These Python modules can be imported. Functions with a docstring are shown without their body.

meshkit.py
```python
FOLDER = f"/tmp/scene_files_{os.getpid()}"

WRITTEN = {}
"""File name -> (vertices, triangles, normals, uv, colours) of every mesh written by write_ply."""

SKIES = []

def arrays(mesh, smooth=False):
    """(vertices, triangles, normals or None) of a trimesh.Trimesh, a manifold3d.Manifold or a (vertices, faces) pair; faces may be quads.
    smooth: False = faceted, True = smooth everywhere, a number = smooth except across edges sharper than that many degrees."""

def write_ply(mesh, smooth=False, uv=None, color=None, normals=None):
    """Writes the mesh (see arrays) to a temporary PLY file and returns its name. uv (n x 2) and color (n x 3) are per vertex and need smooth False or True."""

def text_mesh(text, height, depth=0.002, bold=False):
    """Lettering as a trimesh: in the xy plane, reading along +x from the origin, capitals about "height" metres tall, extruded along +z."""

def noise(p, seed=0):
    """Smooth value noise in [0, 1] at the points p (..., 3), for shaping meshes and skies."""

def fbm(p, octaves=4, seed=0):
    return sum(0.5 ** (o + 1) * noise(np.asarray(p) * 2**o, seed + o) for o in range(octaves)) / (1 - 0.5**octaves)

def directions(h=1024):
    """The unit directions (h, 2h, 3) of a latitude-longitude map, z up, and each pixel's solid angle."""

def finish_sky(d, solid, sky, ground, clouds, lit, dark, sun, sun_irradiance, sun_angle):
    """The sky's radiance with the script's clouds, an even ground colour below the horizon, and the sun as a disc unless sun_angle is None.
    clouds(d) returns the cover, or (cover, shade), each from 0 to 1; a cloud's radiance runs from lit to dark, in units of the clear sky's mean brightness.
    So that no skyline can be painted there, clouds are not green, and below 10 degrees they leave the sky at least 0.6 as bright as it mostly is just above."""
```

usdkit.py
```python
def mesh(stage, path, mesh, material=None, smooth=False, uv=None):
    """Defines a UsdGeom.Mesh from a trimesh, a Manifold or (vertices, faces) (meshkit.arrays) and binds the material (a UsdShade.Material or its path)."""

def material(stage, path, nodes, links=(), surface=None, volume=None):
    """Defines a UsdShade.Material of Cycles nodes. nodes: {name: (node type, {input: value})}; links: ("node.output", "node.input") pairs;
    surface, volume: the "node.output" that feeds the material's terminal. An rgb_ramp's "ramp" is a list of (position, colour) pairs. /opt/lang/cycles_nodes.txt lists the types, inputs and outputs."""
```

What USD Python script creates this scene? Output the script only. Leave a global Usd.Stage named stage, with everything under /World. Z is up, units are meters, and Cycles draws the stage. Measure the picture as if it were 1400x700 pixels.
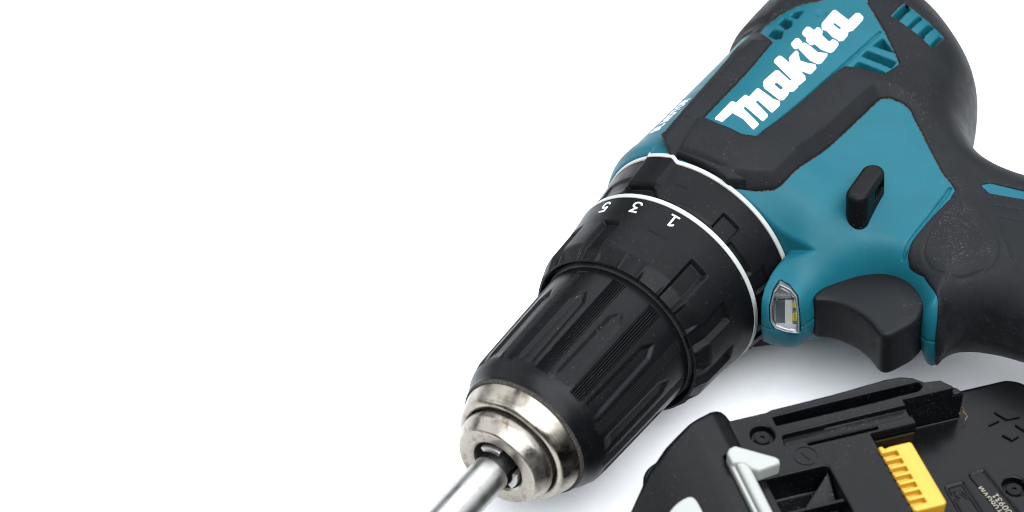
import math
import numpy as np, trimesh, shapely
from shapely import affinity
from scipy import ndimage
from scipy.interpolate import RBFInterpolator
import usdkit, meshkit
from pxr import Usd, UsdGeom, UsdLux, UsdShade, Gf, Sdf

stage = Usd.Stage.CreateInMemory()
UsdGeom.SetStageUpAxis(stage, UsdGeom.Tokens.z)
UsdGeom.SetStageMetersPerUnit(stage, 1.0)
UsdGeom.Xform.Define(stage, '/World')
UsdGeom.Scope.Define(stage, '/World/Looks')
U = 0.00092                                   # metres per modelling unit

# ------------------------------------------------------------------ camera
EL, FPX, DIST = math.radians(43.4), 3000.0, 601.7
cdir = np.array([0, -math.cos(EL), math.sin(EL)])
cright = np.array([1.0, 0, 0]); cup = np.cross(cdir, cright)
HZ = 32.0                                      # height of the drill's axis
T = np.array([0, 0, HZ])
CAM = T + DIST * cdir - cright * (907.7 - 700) / FPX * DIST - cup * (350 - 387.9) / FPX * DIST
cam = UsdGeom.Camera.Define(stage, '/World/camera')
mat = np.eye(4); mat[0, :3], mat[1, :3], mat[2, :3], mat[3, :3] = cright, cup, cdir, CAM * U
cam.AddTransformOp().Set(Gf.Matrix4d(*mat.ravel().tolist()))
cam.CreateHorizontalApertureAttr(36.0)
cam.CreateVerticalApertureAttr(18.0)
cam.CreateFocalLengthAttr(36.0 * FPX / 1400)
cam.CreateClippingRangeAttr(Gf.Vec2f(0.02, 50))
cam.CreateFStopAttr(FSTOP := 17.0)
cam.CreateFocusDistanceAttr(float((DIST - 12) * U))
cam.CreateExposureAttr(0.0)


# ------------------------------------------------------------------ lamps
def softbox(name, pos, target, w, h, power, colour=(1, 1, 1)):
    l = UsdLux.RectLight.Define(stage, '/World/' + name)
    p, t = np.array(pos, float), np.array(target, float)
    z = (p - t) / np.linalg.norm(p - t)
    x = np.cross([0, 0, 1.0] if abs(z[2]) < .99 else [0, 1.0, 0], z); x /= np.linalg.norm(x)
    m = np.eye(4); m[0, :3], m[1, :3], m[2, :3], m[3, :3] = x, np.cross(z, x), z, p
    l.AddTransformOp().Set(Gf.Matrix4d(*m.ravel().tolist()))
    l.CreateWidthAttr(w); l.CreateHeightAttr(h)
    l.CreateIntensityAttr(power); l.CreateColorAttr(Gf.Vec3f(*colour))
    l.CreateNormalizeAttr(False)
    return l


COOL = (.95, .99, 1.04)
softbox('softbox_key', (-0.80, 0.25, 0.62), (0.03, 0.0, 0.0), 1.0, 0.8, 2.7, COOL)
softbox('softbox_back', (0.22, 0.60, 0.84), (0.05, 0.0, 0.0), 1.3, 0.8, 3.9, COOL)
softbox('softbox_top', (0.14, -0.45, 1.05), (0.05, -0.02, 0.0), 1.5, 1.0, 9.0, COOL)
softbox('softbox_right', (1.0, -0.10, 0.65), (0.05, -0.03, 0.0), 0.7, 0.6, 1.8, COOL)


# ------------------------------------------------------------------ materials
LOOKS = {}


def look(name, colour, rough=.5, metal=0., spec=.5, dust=0., dust_colour=(.5, .47, .40), vary=.12, bump=0., bump_scale=2600., dust_scale=2600., dust_at=.70,
         scratch=0., stain=0., stain_colour=(.12, .09, .05), streak=None, coat=0., rough_vary=.12, patch=0.):
    n = {'g': ('geometry', {}),
         'p': ('principled_bsdf', {'metallic': metal, 'roughness': rough, 'specular_ior_level': spec, 'coat_weight': coat, 'coat_roughness': .15}),
         'nv': ('noise_texture', {'scale': 130., 'detail': 4.}),
         'rv': ('rgb_ramp', {'ramp': [(.3, tuple(np.array(colour) * (1 - vary))), (.7, tuple(np.minimum(np.array(colour) * (1 + vary), 1)))]}),
         'nr': ('noise_texture', {'scale': 260., 'detail': 5.}),
         'mr': ('map_range', {'from_min': .3, 'from_max': .7, 'to_min': rough * (1 - rough_vary), 'to_max': min(1, rough * (1 + rough_vary))})}
    k = [('g.position', 'nv.vector'), ('nv.fac', 'rv.fac'), ('g.position', 'nr.vector'), ('nr.fac', 'mr.value'), ('mr.result', 'p.roughness')]
    col = 'rv.color'
    if dust:
        n['nd'] = ('noise_texture', {'scale': dust_scale, 'detail': 1., 'roughness': .4})
        n['npatch'] = ('noise_texture', {'scale': 55., 'detail': 3.})
        n['mp'] = ('map_range', {'from_min': .38, 'from_max': .68, 'to_min': -.05 - patch, 'to_max': .05, 'clamp': True})
        n['sum'] = ('math', {'math_type': 'add'})
        n['rd'] = ('rgb_ramp', {'ramp': [(0, (0, 0, 0)), (dust_at, (0, 0, 0)), (dust_at + .05, (dust,) * 3), (1, (dust,) * 3)]})
        n['xd'] = ('mix_color', {'b': dust_colour})
        k += [('g.position', 'nd.vector'), ('g.position', 'npatch.vector'), ('npatch.fac', 'mp.value'), ('nd.fac', 'sum.value1'), ('mp.result', 'sum.value2'),
              ('sum.value', 'rd.fac'), ('rd.color', 'xd.fac'), (col, 'xd.a')]
        col = 'xd.result'
    if stain:
        n['ns'] = ('noise_texture', {'scale': 420., 'detail': 6., 'roughness': .7})
        n['rs'] = ('rgb_ramp', {'ramp': [(.52, (0, 0, 0)), (.66, (stain,) * 3)]})
        n['xs'] = ('mix_color', {'b': stain_colour})
        k += [('g.position', 'ns.vector'), ('ns.fac', 'rs.fac'), ('rs.color', 'xs.fac'), (col, 'xs.a')]
        col = 'xs.result'
    k.append((col, 'p.base_color'))
    if bump:
        n['nb'] = ('noise_texture', {'scale': bump_scale, 'detail': 2.})
        n['b'] = ('bump', {'strength': 1., 'distance': bump})
        k += [('g.position', 'nb.vector'), ('nb.fac', 'b.height'), ('b.normal', 'p.normal')]
    if streak:                                   # fine turning marks round an axis / along it
        d, scale, amp = streak
        n['mv'] = ('vector_math', {'math_type': 'dot_product', 'vector2': d})
        n['c'] = ('combine_xyz', {})
        n['nt'] = ('noise_texture', {'scale': scale, 'detail': 3.})
        n['b'] = ('bump', {'strength': 1., 'distance': amp})
        if scratch:
            n['sp'] = ('noise_texture', {'scale': 170., 'detail': 2.})
            n['sl'] = ('noise_texture', {'scale': 3200., 'detail': 1.})
            n['sm'] = ('math', {'math_type': 'multiply'})
            n['sr'] = ('rgb_ramp', {'ramp': [(.31, (0, 0, 0)), (.37, (scratch,) * 3)]})
            n['sx'] = ('mix_color', {'b': (.10, .09, .075)})
            k += [('g.position', 'sp.vector'), ('c.vector', 'sl.vector'), ('sp.fac', 'sm.value1'), ('sl.fac', 'sm.value2'), ('sm.value', 'sr.fac'), ('sr.color', 'sx.fac'), (col, 'sx.a')]
            k = [x for x in k if x[1] != 'p.base_color'] + [('sx.result', 'p.base_color')]
        k += [('g.position', 'mv.vector1'), ('mv.value', 'c.x'), ('c.vector', 'nt.vector'), ('nt.fac', 'b.height'), ('b.normal', 'p.normal')]
    LOOKS[name] = usdkit.material(stage, '/World/Looks/' + name, n, k, surface='p.BSDF')
    return LOOKS[name]


PHI, ROLL = math.radians(34.5), math.radians(-6.5)
Bv = np.array([math.sin(PHI), math.cos(PHI), 0]); H0 = np.array([math.cos(PHI), -math.sin(PHI), 0]); Zv = np.array([0, 0, 1.0])
Hv = math.cos(ROLL) * H0 - math.sin(ROLL) * Zv; Sv = math.cos(ROLL) * Zv + math.sin(ROLL) * H0
MD = np.stack([Bv, Hv, Sv], 1)                  # drill axes (back, down the handle, out of the side) in the world

look('white_paper', (.86, .86, .86), .6, vary=.012, spec=.25, bump=.00004, bump_scale=900)
look('teal_plastic', (.0042, .072, .097), .48, vary=.05, dust=.35, dust_at=.80, dust_colour=(.35, .45, .45), bump=.000012, bump_scale=3500, spec=.15)
look('black_rubber', (0.00589, 0.006572, 0.00775), .58, vary=.2, dust=0.15, dust_at=.715, dust_colour=(.33, .29, .22), bump=.00003, bump_scale=3000, spec=0.13)
look('grip_patch', (0.00589, 0.006572, 0.00775), .62, vary=.2, dust=0.11, dust_at=.64, dust_colour=(.30, .26, .20), bump=.00009, bump_scale=2200, spec=0.15)
look('black_plastic', (0.00285, 0.00318, 0.00375), .42, vary=.15, dust=0.20, dust_at=.725, dust_colour=(.30, .28, .24), bump=.00004, bump_scale=3000, spec=0.1)
look('sleeve_plastic', (0.00285, 0.00318, 0.00375), .36, vary=.2, dust=0.18, dust_at=.735, dust_colour=(.30, .29, .25), bump=.000008, bump_scale=3000, spec=0.11)
look('trigger_plastic', (0.005225, 0.00583, 0.006875), .5, vary=.1, dust=0.25, dust_at=.72, dust_colour=(.34, .31, .25), bump=.00003, bump_scale=3500, spec=0.14)
look('battery_plastic', (.0022, .0024, .0028), .25, vary=.15, dust=0.22, dust_at=.735, dust_scale=3400, dust_colour=(.33, .31, .25), bump=.000015, bump_scale=2600, spec=0.12)
look('dusty_gap', (.012, .011, .010), .9, vary=.3, dust=.35, dust_at=.64, dust_colour=(.07, .06, .05), bump=.0001, bump_scale=1800)
look('gold_dust', (.012, .011, .010), .9, vary=.3, dust=.5, dust_at=.57, dust_scale=2600., dust_colour=(.12, .085, .045))
look('dark_inside', (.008, .009, .010), .8, vary=.1)
look('nickel', (.27, .243, .205), .30, metal=1., vary=.06, streak=(tuple(Bv), 1500., .000012), stain=.55, stain_colour=(.12, .10, .07), rough_vary=.45, scratch=.85)
look('nickel_face', (.27, .248, .215), .34, metal=1., vary=.12, stain=.85, stain_colour=(.11, .08, .055), rough_vary=.4, bump=.00003, bump_scale=1500)
look('steel', (.36, .36, .345), .36, metal=1., vary=.05, streak=(tuple(Bv), 2500., .000006), rough_vary=.2)
look('jaw_steel', (.33, .33, .315), .45, metal=1., vary=.1, stain=.3, stain_colour=(.25, .08, .03))
look('engraving', (.02, .02, .022), .6)
look('white_print', (.55, .56, .56), .45, vary=.01)
look('white_band_paint', (.32, .33, .315), .45, vary=.04, stain=.15, stain_colour=(.4, .38, .33))
look('white_latch_plastic', (.245, .255, .237), .4, vary=.03, dust=.3, dust_at=.76, dust_colour=(.35, .33, .28))
look('yellow_plastic', (.43, .235, .014), .38, vary=.03)
look('amber_contact', (.030, .018, .006), .4, metal=.6, vary=.4, stain=.8, stain_colour=(.015, .012, .008))
look('copper_debris', (.16, .085, .03), .5, metal=.3, vary=.3)
look('label_print', (.24, .215, .165), .5, vary=.12)
look('lamp_reflector', (.34, .35, .36), .28, metal=.55, vary=.2)
look('lamp_chip_white', (.42, .43, .38), .35)
look('lamp_rim', (.16, .165, .17), .3, metal=.4)
look('lamp_facet', (.10, .115, .12), .25, metal=.3)
look('seam_dust', (.010, .010, .010), .85, vary=.3, dust=.6, dust_at=.52, dust_scale=1300, dust_colour=(.11, .09, .065))
look('scuff', (.10, .088, .07), .8, vary=.4, stain=.9, stain_colour=(.015, .015, .015))
look('lamp_phosphor', (.50, .43, .01), .4)
usdkit.material(stage, '/World/Looks/clear_lens', {'p': ('principled_bsdf', {'base_color': (.97, .98, 1.), 'roughness': .04, 'transmission_weight': 1., 'ior': 1.5})}, [], surface='p.BSDF')
LOOKS['clear_lens'] = UsdShade.Material.Get(stage, '/World/Looks/clear_lens')

# ------------------------------------------------------------------ scene helpers
USED = {}


def numbered(parent, name):
    k = (parent, name); i = USED.get(k, -1) + 1; USED[k] = i
    return f'{parent}/{name}' + (f'_{i:03d}' if i else '')


def thing(name, label, category, base):
    path = numbered('/World', name)
    x = UsdGeom.Xform.Define(stage, path); x.AddTranslateOp().Set(Gf.Vec3d(*map(float, base)))
    p = x.GetPrim(); p.SetCustomDataByKey('label', label); p.SetCustomDataByKey('category', category)
    return path, np.array(base, float)


def put(parent, name, mesh, look_name, smooth=30, label=None, frame=None):
    """mesh: (v, f) or trimesh in modelling units of the frame (R, origin); becomes one Mesh under parent = (path, base)"""
    path, base = parent
    v, f, _ = meshkit.arrays(mesh)
    R, o = frame if frame is not None else (np.eye(3), np.zeros(3))
    w = (v @ R.T + o) * U - base
    if np.linalg.det(R) < 0:
        f = f[:, ::-1]
    m = usdkit.mesh(stage, numbered(path, name), trimesh.Trimesh(w, f, process=False), LOOKS[look_name], smooth=smooth)
    if label:
        m.GetPrim().SetCustomDataByKey('label', label)
    return str(m.GetPath()), base


DF = (MD, T)                                    # the drill's frame


# ------------------------------------------------------------------ implicit shapes
def smoothpoly(P, it=2, closed=True):
    P = np.asarray(P, float)
    for _ in range(it):
        Q = np.roll(P, -1, 0) if closed else P[1:]
        R = P if closed else P[:-1]
        N = np.empty((2 * len(R), 2)); N[0::2] = .75 * R + .25 * Q; N[1::2] = .25 * R + .75 * Q
        P = N if closed else np.vstack([P[:1], N, P[-1:]])
    return P


def sdg(g, X, Y):
    """signed distance to a shapely area, positive inside"""
    pts = shapely.points(X.ravel(), Y.ravel()); shapely.prepare(g)
    d = shapely.distance(g.boundary, pts); inside = shapely.contains(g, pts)
    return np.where(inside, d, -d).reshape(X.shape).astype(np.float32)


def sd2(P, X, Y):
    g = shapely.Polygon(np.asarray(P, float))
    return sdg(g if g.is_valid else g.buffer(0), X, Y)


def nets(F, org, step, it=2):
    """surface nets of the zero level of F, inside negative"""
    sgn = F < 0
    n = np.array(F.shape)
    act = np.zeros(n - 1, np.uint8)
    corners = list(np.ndindex(2, 2, 2))
    for o in corners:
        act += sgn[o[0]:n[0] - 1 + o[0], o[1]:n[1] - 1 + o[1], o[2]:n[2] - 1 + o[2]]
    cells = np.argwhere((act > 0) & (act < 8)); idx = -np.ones(n - 1, np.int64); idx[tuple(cells.T)] = np.arange(len(cells))
    acc = np.zeros((len(cells), 3)); cnt = np.zeros(len(cells))
    val = {c: F[tuple((cells + c).T)].astype(float) for c in corners}
    for c in corners:
        for ax in range(3):
            if c[ax] == 0:
                d = list(c); d[ax] = 1; a, b = val[c], val[tuple(d)]
                m = (a < 0) != (b < 0); t = a[m] / (a[m] - b[m]); p = np.tile(np.array(c, float), (m.sum(), 1)); p[:, ax] += t
                acc[m] += p; cnt[m] += 1
    V = cells + acc / cnt[:, None]
    faces = []
    for ax in range(3):
        a = np.moveaxis(sgn, ax, 0); e = np.argwhere(np.moveaxis(a[:-1] != a[1:], 0, ax))
        o = [i for i in range(3) if i != ax]
        e = e[(e[:, o[0]] > 0) & (e[:, o[1]] > 0) & (e[:, o[0]] < n[o[0]] - 1) & (e[:, o[1]] < n[o[1]] - 1)]
        q = []
        for du, dv in ((0, 0), (1, 0), (1, 1), (0, 1)):
            k = e.copy(); k[:, o[0]] -= 1 - du; k[:, o[1]] -= 1 - dv; q.append(idx[tuple(k.T)])
        q = np.stack(q, 1); flip = sgn[tuple(e.T)]
        if ax == 1:
            flip = ~flip
        q[~flip] = q[~flip][:, ::-1]; faces.append(q)
    q = np.vstack(faces)
    # Newton steps onto the surface, with gradients taken round each vertex only
    for _ in range(it):
        f = ndimage.map_coordinates(F, V.T, order=1, mode='nearest')
        g = np.stack([ndimage.map_coordinates(F, (V + .5 * np.eye(3)[k]).T, order=1, mode='nearest') - ndimage.map_coordinates(F, (V - .5 * np.eye(3)[k]).T, order=1, mode='nearest') for k in range(3)], 1)
        V = V - np.clip(f[:, None] * g / np.maximum((g * g).sum(1), 1e-6)[:, None], -.35, .35)
    tri = np.vstack([q[:, [0, 1, 2]], q[:, [0, 2, 3]]])
    return np.asarray(org) + V * step, tri


def smin(a, b, k):
    h = np.clip(.5 + .5 * (b - a) / k, 0, 1)
    return b + (a - b) * h - k * h * (1 - h)


def smax(a, b, k):
    return -smin(-a, -b, k)


def extruded(P, z0, z1, r=1., step=.5, smooth=1, cuts=()):
    """polygon P raised from z0 to z1 with its edges rounded by r; cuts: (polygon, z0, z1) pockets"""
    g = P if hasattr(P, 'boundary') else shapely.Polygon(smoothpoly(P, smooth) if smooth else P)
    x0, y0, x1, y1 = g.bounds
    X = np.arange(x0 - 2 * step, x1 + 3 * step, step); Y = np.arange(y0 - 2 * step, y1 + 3 * step, step); Z = np.arange(z0 - 2 * step, z1 + 3 * step, step)
    A, B_ = np.meshgrid(X, Y, indexing='ij')
    d = -sdg(g, A, B_)[:, :, None]
    z = np.maximum(z0 - Z, Z - z1)[None, None, :]
    F = smax(d, z, r * 1.2) if r else np.maximum(d, z)
    for Pc, c0, c1 in cuts:
        dc = -sdg(Pc if hasattr(Pc, 'boundary') else shapely.Polygon(Pc), A, B_)[:, :, None]
        F = np.maximum(F, -np.maximum(dc, np.maximum(c0 - Z, Z - c1)[None, None, :]))
    return nets(F.astype(np.float32), (X[0], Y[0], Z[0]), step)


def shell_of(rfun, a0, a1, na, nt, ashift=None, th0=-180., th1=180.):
    """surface of revolution about the a axis with radius rfun(a, theta in degrees); theta = 0 along +s, growing towards +h"""
    a = np.linspace(a0, a1, na) if np.ndim(na) == 0 else np.asarray(na, float)
    closed = th1 - th0 >= 359.9
    t = np.linspace(th0, th1, nt, endpoint=not closed)
    AA, TT = np.meshgrid(a, t, indexing='ij')
    R = rfun(AA, TT)
    if ashift is not None:
        AA = AA + ashift(AA, TT)
    v = np.stack([AA, R * np.sin(np.radians(TT)), R * np.cos(np.radians(TT))], -1).reshape(-1, 3)
    n, m = AA.shape
    i = np.arange(n - 1)[:, None]; j = np.arange(m if closed else m - 1)[None]
    p = (i * m + j).ravel(); q = (i * m + (j + 1) % m).ravel()
    return v, np.vstack([np.stack([p, q + m, q], 1), np.stack([p, p + m, q + m], 1)])


def lathe(profile, nt=160, rounded=0):
    """(a, r) profile line revolved about the a axis"""
    P = smoothpoly(profile, rounded, closed=False) if rounded else np.asarray(profile, float)
    t = np.radians(np.arange(nt) * 360. / nt)
    v = np.stack([np.repeat(P[:, :1], nt, 1), P[:, 1:] * np.sin(t), P[:, 1:] * np.cos(t)], -1).reshape(-1, 3)
    i = np.arange(len(P) - 1)[:, None]; j = np.arange(nt)[None]
    p = (i * nt + j).ravel(); q = (i * nt + (j + 1) % nt).ravel()
    return v, np.vstack([np.stack([p, q + nt, q], 1), np.stack([p, p + nt, q + nt], 1)])


def ss(x):
    x = np.clip(x, 0, 1)
    return x * x * (3 - 2 * x)


def areas(g):
    return [x for x in getattr(g, 'geoms', [g]) if x.geom_type == 'Polygon' and x.area > 1e-6]


def flat(g, thick):
    """a shapely area as a thin plate in the xy plane"""
    return trimesh.util.concatenate([trimesh.creation.extrude_polygon(x, thick, engine='earcut') for x in areas(g)])


def fine(m, edge):
    v, f = trimesh.remesh.subdivide_to_size(m.vertices, m.faces, edge, max_iter=8)
    return trimesh.Trimesh(v, f)

# ------------------------------------------------------------------ outlines measured on the housing, in (a, h)
VENT_POLYS = [[(80.65, -12.26), (84.01, -12.95), (83.09, -8.77), (79.19, -7.31), (78.58, -8.89)], [(87.63, -12.8), (90.44, -12.67), (88.81, -9.07), (86.1, -7.8), (83.97, -8.3)], [(91.55, -11.09), (93.9, -10.68), (94.56, -8.61), (90.18, -8.13)], [(88.47, 17.45), (92.96, 18.15), (89.26, 23.32)], [(82.46, 16.88), (85.47, 17.16), (86.16, 25.83), (83.0, 25.85)], [(77.22, 17.33), (79.67, 17.42), (80.26, 25.42), (77.93, 25.48)], [(103.56, 15.92), (112.13, 15.91), (110.41, 18.01), (102.79, 18.01)], [(101.84, 21.54), (109.58, 21.64), (108.56, 22.71), (101.4, 22.55)], [(99.22, 25.52), (108.03, 25.33), (107.98, 26.67), (99.5, 27.15)], [(97.62, 30.19), (106.03, 29.75), (106.57, 31.14), (98.34, 31.37)]]
GROOVES = [[(31.26, -3.72), (30.26, 4.72), (30.2, 8.42), (31.91, 10.84), (44.35, 11.78), (56.37, 12.9), (74.83, 14.43), (95.16, 16.08)], [(27.06, 58.67), (30.02, 58.72), (39.5, 59.58), (50.36, 59.56), (52.62, 59.32)]]
DIMPLE = (95.0, -2.81)
GRIP_PATCH = [(48.61, 62.95), (50.29, 67.33), (46.44, 72.14), (41.16, 77.76), (35.46, 81.53), (31.08, 81.02), (28.14, 77.93), (24.96, 74.64), (23.81, 70.23), (26.08, 65.54), (28.92, 63.23), (34.16, 62.27), (42.16, 61.9)]
GRIP_LINES = [[(55.06, 69.53), (47.01, 75.43), (39.74, 80.91), (35.85, 84.43)], [(52.14, 72.6), (53.15, 80.1)], [(48.17, 75.72), (48.85, 82.07)], [(14.93, 75.32), (21.09, 77.59), (24.89, 83.1), (25.72, 93.6)]]
LOGO_RAW = [([(85.75, 5.81), (85.22, 7.74), (84.85, 8.4), (85.76, 9.27), (88.49, 9.19), (90.32, 8.47), (91.32, 9.31), (91.44, 9.35), (97.28, 9.39), (98.61, 8.91), (98.8, 8.79), (99.86, 7.01), (99.42, 6.13), (99.3, 6.09), (95.23, 5.9), (98.11, 0.2), (98.1, 0.07), (97.68, -0.39), (90.42, -0.09), (88.73, 0.66), (87.71, 1.41), (87.6, 1.53), (87.66, 2.78)], [[(91.59, 2.9), (92.27, 2.93), (92.31, 2.97), (91.09, 5.68), (91.03, 5.74), (90.09, 6.09), (90.03, 6.06), (90.02, 5.57), (91.09, 3.24)]]), ([(79.41, 1.92), (79.47, 2.56), (80.31, 2.97), (78.83, 5.87), (78.64, 8.02), (78.89, 8.94), (79.94, 9.34), (83.01, 9.11), (83.19, 9.05), (84.22, 8.43), (84.36, 8.3), (84.78, 6.47), (84.68, 6.36), (83.17, 6.16), (83.14, 6.09), (85.02, 2.8), (86.87, 1.99), (88.06, 0.23), (87.78, -0.31), (86.11, -0.37), (87.01, -2.3), (86.8, -3.06), (86.67, -3.1), (84.24, -3.03), (82.97, -2.47), (82.83, -2.34), (82.16, -1.27), (81.98, -0.58), (80.63, 0.01), (80.48, 0.11)], []), ([(77.62, -3.09), (77.46, -3.02), (76.54, -2.41), (75.53, -0.97), (75.52, -0.85), (75.88, -0.23), (76.88, -0.19), (76.13, 0.12), (75.96, 0.26), (72.65, 5.61), (72.27, 8.33), (73.12, 9.06), (76.91, 8.83), (77.81, 8.44), (77.95, 8.34), (78.01, 8.24), (77.1, 5.71), (78.85, 2.16), (79.44, 0.45), (79.2, -0.19), (78.51, -0.26), (79.57, -0.8), (80.57, -2.37), (80.28, -3.02), (80.19, -3.08)], []), ([(64.1, 0.31), (63.75, -0.42), (63.65, -0.48), (57.86, -0.84), (57.67, -0.8), (55.64, 0.15), (54.52, 1.25), (51.94, 7.47), (51.94, 7.6), (52.73, 8.35), (52.84, 8.39), (55.63, 8.17), (56.83, 7.76), (57.56, 8.68), (57.66, 8.74), (59.89, 8.81), (61.05, 8.41), (61.08, 8.63), (61.19, 8.7), (64.0, 8.97), (64.21, 8.89), (65.57, 8.0), (66.9, 5.76), (67.01, 5.7), (67.05, 5.74), (67.02, 8.59), (67.54, 8.99), (70.2, 8.98), (70.41, 8.92), (71.65, 7.98), (71.75, 7.83), (71.24, 5.87), (71.16, 3.31), (74.79, 0.6), (74.88, 0.45), (74.87, -0.07), (74.74, -0.12), (71.41, -0.18), (70.15, 0.31), (68.85, 1.39), (68.75, 1.42), (68.73, 1.36), (70.58, -2.38), (70.58, -3.08), (70.46, -3.17), (68.36, -3.33), (67.32, -3.0), (67.1, -2.82), (62.01, 5.8), (61.91, 5.87), (61.43, 5.43)], [[(58.06, 2.4), (58.85, 2.68), (58.87, 2.74), (57.78, 5.22), (56.78, 5.69), (56.28, 5.29), (57.45, 2.85)]]), ([(39.43, -0.26), (38.3, 3.91), (35.73, 8.13), (35.7, 8.47), (35.76, 8.56), (38.13, 8.62), (38.79, 8.36), (38.92, 8.27), (42.77, 1.33), (43.32, 0.93), (43.88, 1.28), (40.63, 8.22), (40.62, 8.34), (40.83, 8.65), (40.96, 8.69), (43.19, 8.65), (44.08, 8.26), (47.2, 2.76), (47.85, 2.31), (48.36, 2.69), (45.68, 8.25), (45.76, 8.61), (45.9, 8.67), (49.88, 8.74), (50.02, 8.69), (51.33, 7.94), (51.44, 7.76), (51.36, 5.74), (53.67, -0.14), (53.63, -0.3), (53.26, -0.53), (48.67, -0.4), (48.65, -0.46), (49.08, -1.54), (48.73, -1.87), (44.21, -1.91), (44.19, -1.97), (44.58, -3.05), (44.07, -3.53), (35.53, -3.34), (34.84, -3.11), (34.66, -3.0), (34.56, -2.83), (34.56, -2.06), (34.3, -0.93), (34.54, -0.51)], [])]
LENS_FIT = ((0.857, 37.065, 5.305), (-0.817, 0.403, 0.413), (-0.442, -0.897, 0.0), (0.371, -0.183, 0.911), [(1.19, 7.04), (-1.51, 5.7), (-3.25, 3.73), (-3.88, -1.1), (-3.93, -6.37), (-0.65, -6.06), (2.25, -5.13), (3.42, -3.33), (3.64, 0.72), (2.71, 4.79)])
LEVER = [(38.5, 43.3), (28.6, 44.1)]

LOGO = shapely.union_all([shapely.Polygon(o, i) for o, i in LOGO_RAW])
CHIPS = [('lamp_chip', 'lamp_chip_white', (-2.1, -4.4, -.2, 2.4), -2.4), ('lamp_phosphor', 'lamp_phosphor', (-2.9, .2, -2.15, 1.9), -2.2), ('lamp_phosphor', 'lamp_phosphor', (-2.7, -3.3, -2.15, -1.2), -2.2), ('lamp_facet', 'lamp_facet', (-.1, -4.2, 2.2, 2.2), -2.6), ('lamp_facet', 'lamp_facet', (-2.4, 2.6, 2.0, 3.2), -2.0)]
LEVER_TOP = 28.6
JAWS = (-8.0, 112.0, 232.0)

# ================================================================== the table
ground = usdkit.mesh(stage, '/World/tabletop', trimesh.Trimesh([[-1.6, -1.4, 0], [1.6, -1.4, 0], [1.6, 1.8, 0], [-1.6, 1.8, 0]], [[0, 1, 2], [0, 2, 3]], process=False), LOOKS['white_paper'])
ground.GetPrim().SetCustomDataByKey('kind', 'structure')
ground.GetPrim().SetCustomDataByKey('label', 'plain white table surface under the drill and battery')

# ================================================================== the drill
drill = thing('cordless_drill', 'teal and black cordless drill lying on its side, chuck towards the viewer', 'drill', T * U * [1, 1, 0])

# ---- housing: side outline in (a, h), half thickness and edge rounding vary over it
ST = .42
ga = np.arange(-6, 142, ST); gh = np.arange(-40, 118, ST); gp = np.arange(0, 38, ST)
A2, H2 = np.meshgrid(ga, gh, indexing='ij')
OUTLINE = smoothpoly([(-30, -32.5), (25, -32.5), (30, -31.4), (88, -31.4), (93, -32.4), (112, -32.4), (124, -30), (133, -22), (137, -8), (136, 6), (131, 19), (121, 31),
                      (112, 39.5), (104, 43), (91, 47), (84, 51), (79, 57), (77.5, 64), (78.5, 75), (82, 95), (88, 140), (30, 140), (25.5, 95), (25.5, 86), (24, 79.5),
                      (19, 76.5), (15, 76.3), (13, 73.5), (13.6, 70.5), (17.5, 68.5), (22, 64.5), (24.5, 59.5), (24, 54), (20, 49), (14, 45.2), (9.4, 42.9), (4, 42.4), (0, 40.4), (-2.6, 35), (-2.4, 30), (-30, 29)])
D2 = sd2(OUTLINE, A2, H2)


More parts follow.
